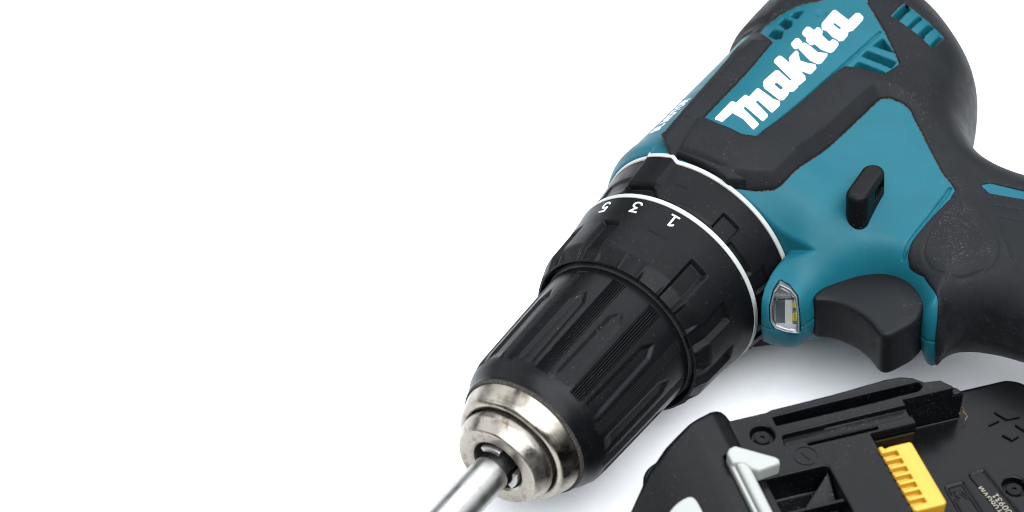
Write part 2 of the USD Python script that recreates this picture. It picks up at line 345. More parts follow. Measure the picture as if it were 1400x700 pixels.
def field(rows, k):
    rows = np.array(rows, float)
    r = RBFInterpolator(rows[:, :2], rows[:, 2], kernel='thin_plate_spline', smoothing=k)
    xs, ys = np.arange(ga[0], ga[-1] + 4, 4), np.arange(gh[0], gh[-1] + 4, 4)
    X, Y = np.meshgrid(xs, ys, indexing='ij')
    g = r(np.stack([X.ravel(), Y.ravel()], 1)).reshape(X.shape)
    i = np.stack(np.meshgrid((ga - xs[0]) / 4, (gh - ys[0]) / 4, indexing='ij'))
    return ndimage.map_coordinates(g, i, order=3, mode='nearest')


THICK = field([(-6, -32, 31), (20, -30, 31), (20, 0, 31), (20, 15, 29.5), (60, -30, 31), (60, 0, 31), (60, 15, 30), (100, -30, 31), (100, 0, 31), (100, 15, 30.5), (140, -30, 31), (140, 0, 31), (140, 30, 29),
               (40, 25, 27.5), (70, 25, 28.5), (100, 25, 29), (22, 25, 26.5), (40, 35, 24.5), (70, 35, 26), (100, 35, 26), (20, 35, 21.5), (35, 45, 21), (60, 45, 22.5), (90, 45, 23), (22, 45, 16.5), (25, 55, 15), (35, 55, 18), (55, 55, 19.5), (75, 55, 19.5),
               (20, 65, 13.3), (30, 65, 16), (50, 65, 18), (75, 65, 18), (15, 73, 12.5), (30, 80, 17), (50, 80, 18), (75, 80, 17.5), (30, 110, 17), (50, 110, 17.5), (80, 110, 17), (110, 60, 20), (140, 60, 22),
               (0, 30, 10.5), (6, 30, 11), (12, 29, 14), (0, 40, 10), (6, 40, 10.5), (12, 40, 12.5), (-6, 40, 9.5), (-6, 25, 14), (10, 33, 12.5), (10, 20, 20), (25, 75, 15)], 1e-3)
ROUND = field([(-6, -32, 31), (20, -30, 31), (60, -30, 31), (100, -30, 31), (20, 0, 31), (60, 0, 31), (100, 0, 28), (125, -30, 26), (137, 0, 22), (130, 20, 20), (112, 38, 15), (95, 45, 12), (80, 53, 14), (76, 70, 18), (80, 110, 19), (55, 80, 20),
               (26, 90, 18), (22, 78, 12), (14, 73, 5), (22, 60, 5), (15, 46, 5), (6, 43, 5), (-2, 36, 6), (-2, 30, 8), (60, 40, 14), (40, 55, 8)], 1)
PW = 2.15
EDGE = np.maximum((ROUND - D2) / ROUND, 0)
TOP = THICK * np.maximum(1 - EDGE ** PW, 0) ** (1 / PW)       # height of the side surface above the middle plane
q3 = (((EDGE ** PW)[:, :, None] + (gp[None, None, :] / THICK[:, :, None]) ** PW) ** (1 / PW) - 1).astype(np.float32)
q3 = np.concatenate([q3[:, :, :0:-1], q3], 2); gs = np.concatenate([-gp[:0:-1], gp])
G = np.gradient(q3, ST)
BASE = q3 / np.maximum(np.sqrt(G[0] ** 2 + G[1] ** 2 + G[2] ** 2), .012)
del G, q3
rad = np.sqrt(gh[:, None] ** 2 + gs[None, :] ** 2).astype(np.float32)
ang = np.degrees(np.arctan2(gh[:, None], np.abs(gs[None, :]) + .01))
# room for the mode ring: its pointer block reaches back into the housing
reach = 15.45 + np.where(ang < -15, 2.7 - 1.1 * ss((ang + 26.2) / .9), 1.6 * ss((-3.8 - ang) / 6.0)) * (gs[None, :] > 0)
wedge = .375 * gh[:, None] - .927 * np.abs(gs[None, :])
room = smax(smin(rad - 31.75, wedge, 2.5)[None], (ga[:, None, None] - reach[None]), .3).astype(np.float32)
BASE = smax(BASE, -room, .6).astype(np.float32)
# the shell is chamfered where it meets the ring's top side
BASE = smax(BASE, (.92 * (rad[None] - 30.7 - .42 * (ga[:, None, None] - 17.4)) - 60 * ss((ang[None] + 26) / 12)).astype(np.float32), .5)
ORG = np.array([ga[0], gh[0], gs[0]])


def on_side(a, h):
    """height of the housing's side at (a, h)"""
    a, h = np.atleast_1d(a), np.atleast_1d(h)
    return ndimage.map_coordinates(TOP, [(a - ga[0]) / ST, (h - gh[0]) / ST], order=1, mode='nearest')


# (a, w): w = h on the lower half of the side, girth round the barrel above it
gw = np.arange(-70, 118, ST)
AW, WW = np.meshgrid(ga, gw, indexing='ij')
wmap = np.where(gh[:, None] < 0, 31 * np.arctan2(gh[:, None], np.maximum(np.abs(gs[None, :]), .01)), gh[:, None] + 0 * gs[None, :])
wi = (wmap - gw[0]) / ST; w0 = np.clip(np.floor(wi).astype(int), 0, len(gw) - 2); wf = (wi - w0).astype(np.float32)


def wrap(table):
    return table[:, w0] * (1 - wf) + table[:, w0 + 1] * wf


MID_EDGE = [(16.4, -6.4), (16.6, -3.3), (16.2, 3.8), (15.6, 8.7), (14.8, 12.4), (17.9, 18.6), (21.0, 23.1), (22.8, 24.3), (25, 24.8), (27.4, 25.2), (39.9, 26.6), (47.1, 27.4), (69.3, 29.6), (71.4, 31.5), (72.1, 35.5), (71.1, 38.0),
            (56.3, 55.3), (54, 59), (52.4, 60.8), (48.6, 61.3), (30, 59.4), (27.2, 59.6), (25.6, 61), (23.6, 66.2), (19.6, 71.0), (17, 73.6), (14.5, 74.6), (8, 74.9)]
STRIP_OUT = [(91.0, -70), (90, -36), (84.5, -20.6), (77.2, -19.2), (62.7, -16.8), (48.2, -15.2), (34.2, -13.9), (23.5, -13.2)]
LOGO_EDGE = [(32.3, -6.3), (41.5, -6.5), (59.1, -7.4), (76.6, -8.7), (78.5, -11), (83.0, -17.2), (86, -17.6), (92.4, -15.3), (97.6, -10.6), (100.3, -6.3), (104.5, -3.5), (111, 1), (108, 5.5), (105.5, 6.7), (95.5, 17.5),
             (86.5, 26.6), (85.0, 27.3), (76.8, 26.5), (75.3, 20.6), (72.8, 16.4), (48.2, 14.0), (43.4, 13.7), (31.3, 12.3), (29.8, 8.6), (30.5, 4.6), (31.0, -0.3)]
REAR_VENT = [(103.4, 15.2), (112.2, 15.2), (106.8, 31), (98.4, 31.3)]
BACK_STRIPE = [(58.1, 65.7), (56.0, 69.3), (57.9, 78.1), (63, 96), (68, 112), (71, 112), (66, 95), (61.4, 77), (60.2, 67.6)]
g_rub = shapely.Polygon(MID_EDGE + [(5, 76), (5, 117), (141, 117), (141, -70)] + STRIP_OUT).buffer(0)
g_logo = shapely.Polygon(LOGO_EDGE).buffer(-.4).buffer(.4)
g_rear, g_stripe = shapely.Polygon(REAR_VENT), shapely.Polygon(BACK_STRIPE)
g_cover = g_rub.difference(shapely.union_all([g_logo, g_rear, g_stripe])).buffer(-.3).buffer(.6).buffer(-.3)
d_cover = sdg(g_cover, AW, WW)
d_mid = sdg(shapely.LineString(MID_EDGE).buffer(.01), AW, WW); d_mid = np.abs(d_mid)
d_out = np.abs(sdg(shapely.LineString(STRIP_OUT[2:]).buffer(.01), AW, WW))
d_logo = np.maximum(-sdg(g_logo.union(shapely.LineString([(33, -6.0), (22, -4.6), (14, -4.2)]).buffer(.05)), AW, WW), 0)
# rubber stands proud: high with a sloping side along the barrel, thin on the handle and the rear
fade = ss((92 - AW) / 26) * ss((44 - WW) / 12) * ss((AW - 5) / 5)
side = np.where(AW < 17.5, 1., np.clip(d_mid / 3.4, .05, 1)) * np.clip(.25 + d_out / 3., .25, 1)
ridge = np.where(WW < -6.0 + np.clip((33 - AW) / 11 * 1.4, 0, 1.8), np.clip(d_logo / 4.2, .1, 1), np.where(AW < 33, .80, 1.))
LIFT = .5 + 2.6 * fade * np.minimum(side, ridge) + 1.3 * ss((AW - 88.5) / 3) * ss((-WW - 12) / 7)
lift3, cover3 = wrap(LIFT.astype(np.float32)), wrap(d_cover)


def prism(poly, outside=0.):
    """side-on prism of a polygon in (a, h): negative inside"""
    return -sdg(poly if hasattr(poly, 'boundary') else shapely.Polygon(poly), A2, H2)[:, :, None] - outside


# ---- vent openings
VENTS = VENT_POLYS
LENS_C, LENS_N, LENS_U, LENS_V, LENS_P = LENS_FIT
teal = BASE.copy()
depth = -BASE
vent_area = shapely.union_all([shapely.Polygon(p).buffer(.15) for p in VENTS])
teal = np.maximum(teal, -np.maximum(prism(vent_area), depth - 4.5) - (gs < 0)[None, None, :] * 0)
grooves = shapely.union_all([shapely.LineString(p).buffer(.42) for p in GROOVES])
teal = smax(teal, -np.maximum(prism(grooves), depth - .85), .35)
teal = np.maximum(teal, -np.maximum(np.abs(gs) - .3, depth - .35))             # parting line
dimple = np.sqrt((A2 - DIMPLE[0]) ** 2 + (H2 - DIMPLE[1]) ** 2)[:, :, None] - 1.4
teal = smax(teal, -np.maximum(dimple, depth - .5), .4)
# lamp opening on the nose of the trigger guard
GA, GH, GS = (x.astype(np.float32) for x in np.meshgrid(ga[:60], gh, gs, indexing='ij'))
rel = np.stack([GA - LENS_C[0], GH - LENS_C[1], GS - LENS_C[2]])
lu, lv, ln = (np.tensordot(np.array(x, np.float32), rel, 1) for x in (LENS_U, LENS_V, LENS_N))
lens_poly = shapely.Polygon(LENS_P)
lens_d = -sdg(lens_poly.buffer(.35), lu, lv)
teal[:60] = np.maximum(teal[:60], -np.maximum(lens_d, -(ln + 4.)))
# the opening must not cut the collar side of the guard's nose away: keep a floor under it
del GA, GH, GS, rel, lu, lv, ln, lens_d
v, f = nets(teal, ORG, ST)
housing = put(drill, 'housing', (v, f), 'teal_plastic', 40, frame=DF)
del teal

rub = smax(np.maximum(BASE - lift3, -(BASE + 1.6)), -cover3, .6)
patch = shapely.Polygon(smoothpoly(GRIP_PATCH, 2))
lines = shapely.union_all([shapely.LineString(p).buffer(.3) for p in GRIP_LINES] + [patch.boundary.buffer(.32)])
rub = smax(rub, -np.maximum(prism(lines), depth + lift3 - .22), .3)
v, f = nets(rub, ORG, ST)
put(drill, 'rubber_overmould', (v, f), 'black_rubber', 40, frame=DF)
del rub, lift3, cover3


def draped(g, lift, edge=1.2, thick=None):
    """a flat area in (a, h) laid on the housing's side"""
    m = fine(flat(g, .2), edge)
    v = m.vertices.copy(); z = v[:, 2].copy()
    v[:, 2] = on_side(v[:, 0], v[:, 1]) + lift + (0 if thick is None else thick) * z / .2 - .05
    return v, m.faces


put(drill, 'grip_patch', draped(patch.buffer(-.5), .50, 1.0, .12), 'grip_patch', 40, 'rough dusty thumb patch on the handle side', frame=DF)
for k, p in enumerate(VENTS):                                                     # dark bottoms of the vent slots
    c = np.array(p).mean(0); s = float(on_side(*c)[0])
    g = shapely.Polygon(p).buffer(-.1)
    m = flat(g, .6); m.apply_translation([0, 0, s - 4.1])
    put(housing, 'vent_slot', m, 'dark_inside', False, frame=DF)
put(housing, 'brand_lettering', draped(LOGO, .0, 1.5, .22), 'white_print', 40, 'white slanted brand name on the motor housing', frame=DF)


def wrapped(g, lift, edge, thick=.2):
    """a flat area in (a, w) laid on the housing"""
    m = g if isinstance(g, trimesh.Trimesh) else fine(flat(g, .2), edge); vv = m.vertices
    th = np.minimum(vv[:, 1], 0) / 31.; h0, s0 = np.sin(th), np.cos(th)
    r = np.full(len(vv), 31.5)
    for _ in range(30):                                        # radial position on the barrel
        r += .6 * (on_side(vv[:, 0], r * h0) - r * s0)
    r += lift + vv[:, 2] / .2 * thick
    low = vv[:, 1] >= 0
    return np.where(low[:, None], np.stack([vv[:, 0], vv[:, 1], on_side(vv[:, 0], vv[:, 1]) + lift + vv[:, 2] / .2 * thick], 1), np.stack([vv[:, 0], r * h0, r * s0], 1)), m.faces


LET = meshkit.text_mesh('BL MOTOR', 3.6, .2, bold=True)
LET.apply_scale([17.2 / LET.extents[0], 1.0, 1.0]); LET = fine(LET, .7)
lv = LET.vertices - LET.bounds[0] * [1, 1, 0]
LET = trimesh.Trimesh(np.stack([30.0 + lv[:, 0], -19.2 - lv[:, 1], lv[:, 2]], 1), LET.faces[:, ::-1], process=False)
for g in [LET]:                                            # small worn white print near the top seam
    put(housing, 'small_print', wrapped(g, .02, .8, .12), 'white_print', 40, frame=DF)
seam_zone = shapely.box(17.5, -27, 88, 62).union(shapely.box(60, -20, 120, 40)).difference(shapely.box(0, 58.5, 60, 90))
seam = g_cover.boundary.buffer(.14).intersection(seam_zone)
put(housing, 'seam_dust', wrapped(seam, -.02, 1.2, .1), 'seam_dust', 40, 'fine pale dust along the seams of the rubber', frame=DF)


# ---- lamp: reflector, chips and clear cover
LF = (MD @ np.stack([LENS_U, LENS_V, LENS_N], 1), MD @ np.array(LENS_C) + T)
lamp = put(drill, 'lamp_reflector', extruded(lens_poly.buffer(-.1), -3.9, -2.9, .2, .25, 0), 'lamp_reflector', 30, frame=LF)
xs, ys = np.array(LENS_P).min(0), np.array(LENS_P).max(0)
rim = lens_poly.buffer(.15).difference(lens_poly.buffer(-.32))
put(lamp, 'lamp_rim', extruded(rim, -3.5, .1, .12, .2, 0), 'lamp_rim', 30, frame=LF)
for name, mat_, (x0, y0, x1, y1), zz in CHIPS:
    m = trimesh.creation.box([x1 - x0, y1 - y0, .8]); m.apply_translation([(x0 + x1) / 2, (y0 + y1) / 2, zz])
    put(lamp, name, m, mat_, False, frame=LF)
put(lamp, 'lamp_lens', extruded(lens_poly.buffer(-.36), -.9, .35, .5, .25, 0), 'clear_lens', 40, frame=LF)

# ---- trigger and reversing lever
TRIG = [(6.2, 41.6), (8.4, 46.5), (8.7, 52), (7.4, 57), (5.4, 60.8), (3.0, 63.9), (3.2, 66.0), (5.2, 67.4), (14, 71), (26, 67), (29, 56), (23, 46), (14, 42)]
put(drill, 'trigger', extruded(smoothpoly(TRIG, 1), -7.3, 7.3, 1.45, .3, 2), 'trigger_plastic', 40, frame=DF)
LV0, LV1, LVR = np.array(LEVER[0]), np.array(LEVER[1]), 3.1
cen = (LV0 + LV1) / 2
stad = shapely.LineString([LV0, LV1]).buffer(LVR)
d = (LV1 - LV0) / np.linalg.norm(LV1 - LV0); nrm = np.array([-d[1], d[0]])
if nrm[1] < 0:
    nrm = -nrm
win = shapely.Polygon([cen - d * 5.8 + nrm * .9, cen + d * .6 + nrm * .9, cen + d * .6 + nrm * 9, cen - d * 5.8 + nrm * 9])
s_l = float(on_side(*cen)[0])
put(drill, 'reverse_lever', extruded(stad, s_l - 7, LEVER_TOP, 1.3, .25, 0, cuts=[(win, s_l + 1.6, LEVER_TOP - 2.2)]), 'black_plastic', 40, frame=DF)

# ---- lower handle and foot, outside the picture
rows = []
for h, a0, a1, s, p in ((115.5, 23.5, 86, 17.6, 2.4), (128, 25, 88, 17.6, 2.4), (138, 24, 92, 18.5, 2.6), (145, 10, 104, 38, 3.5), (149, 6, 108, 46, 4.5), (160, 6, 108, 46, 4.5), (163, 9, 105, 43, 4.5)):
    t = np.linspace(0, 2 * np.pi, 64, endpoint=False)
    ca, sa = np.cos(t), np.sin(t); k = (np.abs(ca) ** p + np.abs(sa) ** p) ** (-1 / p)
    rows.append(np.stack([(a0 + a1) / 2 + (a1 - a0) / 2 * ca * k, np.full(64, h), s * sa * k], 1))
rows = np.array(rows); n = len(rows); vv = rows.reshape(-1, 3)
i = np.arange(n - 1)[:, None] * 64; j = np.arange(64)[None]; p, q = (i + j).ravel(), (i + (j + 1) % 64).ravel()
ff = np.vstack([np.stack([p, q, q + 64], 1), np.stack([p, q + 64, p + 64], 1)])
vv = np.vstack([vv, rows[-1].mean(0)]); e = (n - 1) * 64
ff = np.vstack([ff, np.stack([e + np.arange(64), e + (np.arange(64) + 1) % 64, np.full(64, len(vv) - 1)], 1)])
put(drill, 'handle_foot', (vv, ff), 'black_rubber', 40, frame=DF)

# ---- chuck: sleeve, rings, jaws
def sleeve_r(a, t):
    r = np.interp(a, [-68.6, -68.2, -67.2, -66, -64, -62, -60.5, -58, -45, -27, -24.6, -24.0], [18.0, 18.35, 18.6, 19.15, 20.2, 20.95, 21.2, 21.35, 21.9, 22.6, 22.6, 22.2])
    k = (t - 10.7 + 15) % 30 - 15                                    # distance from the nearest group of ribs, degrees
    rib = ss((a + 63.0) / .7) * ss((-26.2 - a) / .5) * (np.abs(k) < 5.0)
    saw = .5 + .5 * np.cos(2 * np.pi * k / 1.72)
    r = r - rib * .48 * saw ** 1.5
    k2 = np.abs((t - 25.7 + 15) % 30 - 15)
    half = np.interp(a, [-37.5, -32.6], [6.2, 0.0])
    half = np.where(a < -37.5, 6.2 + (-37.5 - a) * .05, half)
    slope = ss((half - k2) / 3.6) * np.clip((-32.6 - a) / 3.2, 0, 1)
    return r - .6 * slope * ss((a + 63.5) / 5.0)


put(drill, 'chuck_sleeve', shell_of(sleeve_r, -68.6, -24.0, 179, 1440), 'sleeve_plastic', 25, frame=DF)
put(drill, 'chuck_core', lathe([(-60, 17.0), (-68.9, 17.0)][::-1] + [(-60, 10)], 96), 'dark_inside', 30, frame=DF)
put(drill, 'sleeve_dust_line', lathe([(-68.9, 17.4), (-69.1, 17.9), (-68.5, 18.28), (-67.9, 18.36), (-67.7, 18.40)], 240), 'gold_dust', 30, frame=DF)
put(drill, 'chuck_ring', lathe([(-73.0, 12.6), (-73.9, 13.3), (-74.5, 14.1), (-74.6, 14.9), (-74.1, 15.7), (-73.0, 16.3), (-71.0, 16.95), (-69.2, 17.55), (-68.3, 17.9), (-67.5, 17.9)], 288, 2), 'nickel', 40, frame=DF)
put(drill, 'chuck_ring_gap', lathe([(-75.0, 12.9), (-73.4, 12.7), (-72.4, 12.6), (-72.4, 14.2)], 200), 'gold_dust', 40, frame=DF)
put(drill, 'chuck_nose', lathe([(-72.0, 7.2), (-79.0, 7.15), (-80.0, 7.35), (-80.45, 7.9), (-80.75, 9.6), (-80.65, 11.2), (-80.5, 11.5), (-80.2, 11.75), (-77.6, 13.2), (-77.3, 13.4), (-76.9, 13.5), (-75.6, 13.6), (-74.9, 13.4), (-74.6, 12.9)], 256, 0), 'nickel_face', 24, frame=DF)
put(drill, 'chuck_bore', lathe([(-79.3, 7.12), (-70, 7.05), (-70, 3)], 96), 'dark_inside', 30, frame=DF)
for c in JAWS:
    t = np.radians(np.linspace(c - 27, c + 27, 14))
    g = shapely.Polygon([(6.75 * math.sin(x), 6.75 * math.cos(x)) for x in t] + [(5.25 * math.sin(x), 5.25 * math.cos(x)) for x in t[::-1]])
    vv, ff = extruded(g, 0, 9, .25, .2, 0)                            # (h, s, -a)
    put(drill, 'chuck_jaw', (np.stack([-81.2 + vv[:, 2], vv[:, 0], vv[:, 1]], 1), ff), 'jaw_steel', 35, frame=DF)

# ---- torque collar
NOTCH = 12.0


def notch_of(t, period, first):
    return (t - first + period / 2) % period - period / 2


def collar_r(a, t):
    r = np.interp(a, [-24.6, -24.2, -20.3, -19.6, -10, -3, 0], [25.1, 25.35, 26.75, 26.95, 27.5, 28.35, 28.7])
    k = np.abs(notch_of(t, 30, NOTCH))
    which = np.round((t - NOTCH) / 30).astype(int)
    deep = np.where(which == 0, .2, 1.5)
    kk = notch_of(t, 30, NOTCH)
    w = np.clip((6.8 - k) / np.where(kk > 0, 2.6, 1.3), 0, 1)
    rear = np.clip((-9.6 - a) / .55, 0, 1)
    floor = deep * w * rear
    # each land's front edge is cut back into a facet towards its middle
    land = ss((k - 6.6) / 2.5)
    cham = np.clip((-20.6 - a) / 3.2, 0, 1) * .9 * land
    return r - floor - cham


put(drill, 'torque_collar', shell_of(collar_r, -24.6, -.35, 98, 1080), 'black_plastic', 25, frame=DF)
collar = (str(drill[0]) + '/torque_collar', drill[1])
put(collar, 'collar_front', lathe([(-20.5, 22.8), (-22.6, 23.7), (-24.2, 24.0), (-24.75, 24.5), (-24.6, 25.1)], 240), 'black_plastic', 30, frame=DF)
put(collar, 'inner_ring', lathe([(-25.4, 21.5), (-24.2, 22.7), (-23.2, 23.2), (-20.5, 23.4), (-20.5, 22.0)], 240), 'dusty_gap', 40, frame=DF)
put(collar, 'white_band', lathe([(-.55, 28.4), (-.5, 28.85), (.85, 28.98), (.95, 28.2)], 360), 'white_band_paint', 30, frame=DF)
for digit, c in (('1', 13.5), ('3', -9.4), ('5', -31.5)):
    m = meshkit.text_mesh(digit, 4.0, .2, bold=False)
    b = m.bounds; m.apply_translation([-(b[0, 0] + b[1, 0]) / 2, -b[0, 1], 0])
    m = fine(m, .8)
    th = np.radians(c) - m.vertices[:, 0] / 28.2
    aa = -1.95 - m.vertices[:, 1]
    r = collar_r(aa, np.degrees(th)) + .015 + m.vertices[:, 2]
    put(collar, 'numeral', (np.stack([aa, r * np.sin(th), r * np.cos(th)], 1), m.faces), 'white_print', 40, f'white printed numeral {digit}', frame=DF)


# ---- mode ring behind it
def mode_r(a, t):
    r = np.interp(a, [1.3, 1.7, 3, 13.2, 14.0], [28.3, 28.75, 29.0, 30.7, 30.8])
    blk = ss((t + 27.0) / 1.5) * ss((-4.5 - t) / 4.5)                     # raised pointer block
    r = r + .55 * blk * ss((a - 5.2) / .6) - .75 * ss((-26.5 - t) / 1.5) * ss((t + 150) / 40) * ss((a - 2) / 4)
    scoop = np.clip((a * -1 + 5.4) / .5, 0, 1) * np.clip((t + 27.5 - (5 - a) * .8) / 2.0, 0, 1) * np.clip((-9.0 + (5.4 - a) * 1.7 - t) / 1.6, 0, 1)
    r = r - 1.9 * scoop
    left = ss((t + 50) / 3) * ss((-27.6 - t) / 1.5)
    r = r - .6 * left * ss((8.6 - a) / .7) * ss((a - 1.4) / .8)
    for c, w, dp in ((37.2, 6.0, .95), (5.0, 4.4, .12), (72.0, 6.0, .9), (107, 6, .9), (-70, 6, .9)):
        k = np.abs(t - c)
        r = r - dp * np.clip((w - k) / .9, 0, 1) * np.clip((7.8 - a) / .45, 0, 1) * np.clip((a - 1.9) / .3, 0, 1)
    r = r - .75 * ss((t - 43.5) / 2) * ss((66 - t) / 3) * np.clip((3.2 - a) / .7, 0, 1)
    r = r - .45 * ss((t - 9.5) / 2) * ss((31 - t) / 2) * np.clip((2.5 - a) / 1.0, 0, 1)
    return r


def back_shift(t):
    return np.where(t < -15, 2.6 * ss((t + 170) / 60) - 1.05 * ss((t + 25.6) / .9), 1.55 * ss((-4.8 - t) / 6.0))


put(drill, 'mode_ring', shell_of(mode_r, 1.3, 14.0, 64, 1080, ashift=lambda a, t: back_shift(t) * np.clip((a - 6) / 7, 0, 1)), 'black_plastic', 25, frame=DF)
ring = (str(drill[0]) + '/mode_ring', drill[1])
put(ring, 'ring_gap', lathe([(.9, 27.6), (1.35, 27.4), (1.5, 28.2)], 200), 'dusty_gap', 30, frame=DF)
put(ring, 'white_band', shell_of(lambda a, t: np.interp(a, [13.9, 14.0, 15.2, 15.3], [30.4, 31.15, 31.3, 30.2]) + .45 * ss((t + 27.0) / 1.5) * ss((-4.5 - t) / 4.5) - .75 * ss((-26.5 - t) / 1.5) * ss((t + 150) / 40), 0, 0, [13.9, 14.0, 14.4, 14.8, 15.2, 15.3], 1080, ashift=lambda a, t: back_shift(t)), 'white_band_paint', 30, frame=DF)

# ================================================================== the bit held in the chuck
bit = thing('driver_bit', 'bright steel round shank of a driver bit held in the drill chuck', 'drill bit', (T + Bv * -120) * U * [1, 1, 0])
put(bit, 'shank', lathe([(-150, 3.2), (-149, 4.6), (-148, 5.0), (-83.2, 5.02), (-82.75, 4.95), (-82.5, 4.6), (-82.4, 3.4), (-70, 3.3), (-70, 0.1)], 128), 'steel', 40, frame=DF)
rng = np.random.default_rng(5)
a = -92.5
while a > -108:
    w = rng.uniform(.8, 1.7)
    for t0, t1 in ((-59, -46), (-66, -61)):
        if rng.random() < .85:
            ww = w * rng.uniform(.6, 1)
            put(bit, 'engraved_mark', shell_of(lambda A_, T_: 5.03 + 0 * A_, a - ww, a, 2, 5, th0=t0, th1=t1), 'engraving', 40, frame=DF)
    a -= w + rng.uniform(.6, 1.1)

# ================================================================== the battery
AZ = math.radians(17.0)
BX = np.array([math.cos(AZ), math.sin(AZ), 0]); BY = np.array([-math.sin(AZ), math.cos(AZ), 0])
BF = (np.stack([BX, BY, Zv], 1), np.array([13.1, -62.2, 0.]))
battery = thing('battery_pack', 'black slide-on battery pack with white latch and yellow contact guard, contacts up', 'battery', (BF[1] + BX * 24 + BY * -38) * U)
ZT, ZD, YC = 45.0, 33.0, -38.5                                        # upper deck, lower deck, the pack's middle line


def mirror(P):
    return [(x, 2 * YC - y) for x, y in P]


BS = .45
bx = np.arange(-41, 87, BS); by = np.arange(-83, 7, BS); bz = np.arange(26, 51, BS)
XX, YY = np.meshgrid(bx, by, indexing='ij'); ZZ = bz[None, None, :]


def pr(g, z0, z1, r=.8):
    g = g if hasattr(g, 'boundary') else shapely.Polygon(g)
    d = -sdg(g, XX, YY)[:, :, None]; z = np.maximum(z0 - ZZ, ZZ - z1)
    return (smax(d, z, r) if r else np.maximum(d, z)).astype(np.float32)


body = shapely.box(-24, 2 * YC - 2.5, 84, 2.5).buffer(-7).buffer(7)
hood_half = [(0, 0.2), (-.3, 2.2), (-1.2, 3.6), (-2.6, 4.0), (-4.3, 3.6), (-7, 2.4), (-11.5, .4), (-19, -4), (-25, -9), (-30, -14.5), (-33.5, -18.5), (-36.5, -23), (-39, -30), (-40, YC)]
hood = shapely.Polygon(hood_half + mirror(hood_half[:-1])[::-1])
F = pr(body, 10, ZD, 1.0)
slab = shapely.Polygon([(-3, 0), (9.2, 0), (10.8, .5), (27, .8), (42.5, 1.7), (46.5, 1.5), (49.5, .2), (51.6, -2.0), (55.8, -2.6), (58.0, -5.4), (58.0, -6.2), (44, -6.2), (44, -14.6), (31.4, -14.6)]
                       + mirror([(-3, 0), (9.2, 0), (10.8, .5), (27, .8), (42.5, 1.7), (46.5, 1.5), (49.5, .2), (51.6, -2.0), (55.8, -2.6), (58.0, -5.4), (58.0, -6.2), (44, -6.2), (44, -14.6), (31.4, -14.6)])[::-1]).buffer(-.3).buffer(.3)
F = np.minimum(F, pr(slab, 20, ZT, .6))
both_end = shapely.Polygon([(44, -1), (57.5, -1.6), (60.6, -4.2), (61.2, -6.4), (44, -6.4)])
F = np.minimum(F, np.minimum(pr(both_end, 20, ZT - 2.5, 1.6), pr(shapely.Polygon(mirror(both_end.exterior.coords)), 20, ZT - 2.5, 1.6)))
# hood: flat by the deck, falling away to the end
crease = shapely.Polygon([(-8.2, 8), (-8.6, 1.0), (-10.6, -3.4), (-12.1, -11.4), (-12.3, -18), (-12.6, -27), (-12.8, YC)] + mirror([(-8.2, 8), (-8.6, 1.0), (-10.6, -3.4), (-12.1, -11.4), (-12.3, -18), (-12.6, -27)])[::-1] + [(12, 2 * YC - 8), (12, 8)])
fall = np.maximum(-sdg(crease, XX, YY), 0)
HOODTOP = ZT + 2.6 - .17 * fall - .006 * fall ** 2 - .20 * np.clip(XX + 10.5, 0, 6)
inner = np.clip((XX + 5.2) / 4, 0, 1)
hd = -sdg(hood, XX, YY)[:, :, None]
hz = (ZZ - (HOODTOP - 1.6 * np.clip((XX + 4.5) / 4.5, 0, 1))[:, :, None]) * .97
F = np.minimum(F, smax(np.maximum(hd, 10 - ZZ), hz, 1.6).astype(np.float32))


def cut(g, z0, z1=60, r=.4):
    global F
    F = smax(F, -pr(g, z0, z1, 0), r)


def both(fn, P, *a_):
    fn(P, *a_); fn(mirror(P), *a_)


both(cut, [(10.3, -2.1), (26.4, -1.8), (50.0, -1.6), (50.6, -3.2), (48.8, -4.5), (24.9, -4.9), (10.2, -4.9)], ZT - 6)
both(cut, [(9.9, -9.3), (10.6, -8.4), (43.6, -8.1), (44.2, -9.8), (43.2, -11.9), (9.9, -11.9)], ZT - 1.7)
both(cut, [(15.2, -12.4), (34.0, -12.4), (34.0, -13.5), (15.2, -13.5)], ZT - 5)
both(cut, [(9.9, -11.2), (43.2, -11.2), (43.2, -11.95), (9.9, -11.95)], ZT - 2.6)
SQ = [(.9, -20.8), (16.4, -20.8), (17.2, -21.6), (17.2, -36.5), (.9, -36.5)]
both(cut, SQ, ZT - 9)
both(cut, shapely.Point(5.6, -6.9).buffer(3.0).exterior.coords, ZT - 2.2)
both(cut, shapely.Point(5.6, -6.9).buffer(.8).exterior.coords, ZT - 5)
both(cut, shapely.Point(64.3, -31.6).buffer(3.0).exterior.coords, ZD - 2.2)
# engraved frames and marks
fr1 = shapely.Polygon([(54.6, -24.4), (59.4, -24.0), (62.4, -44), (57.2, -44)])
fr2 = shapely.Polygon([(47.6, -27.0), (52.2, -26.7), (52.6, -40), (47.6, -40)])
cut(fr1.buffer(-.3), ZD - .5); cut(fr2.boundary.buffer(.3), ZD - .45)
cut(shapely.LineString([(48.9, -29), (48.3, -30.2), (49.2, -31.4)]).buffer(.25), ZD - .4); cut(shapely.LineString([(50.4, -29.4), (51.4, -31.5)]).buffer(.25), ZD - .4)
latch_bay = [(-6.9, -12.0), (-3.6, -11.2), (-2.0, -13.5), (-2.0, -40), (-6.9, -40)]
both(cut, latch_bay, ZT - 4)
v, f = nets(F.astype(np.float32), (bx[0], by[0], bz[0]), BS)
case = put(battery, 'case', (v, f), 'battery_plastic', 35, frame=BF)
del F, hd, hz
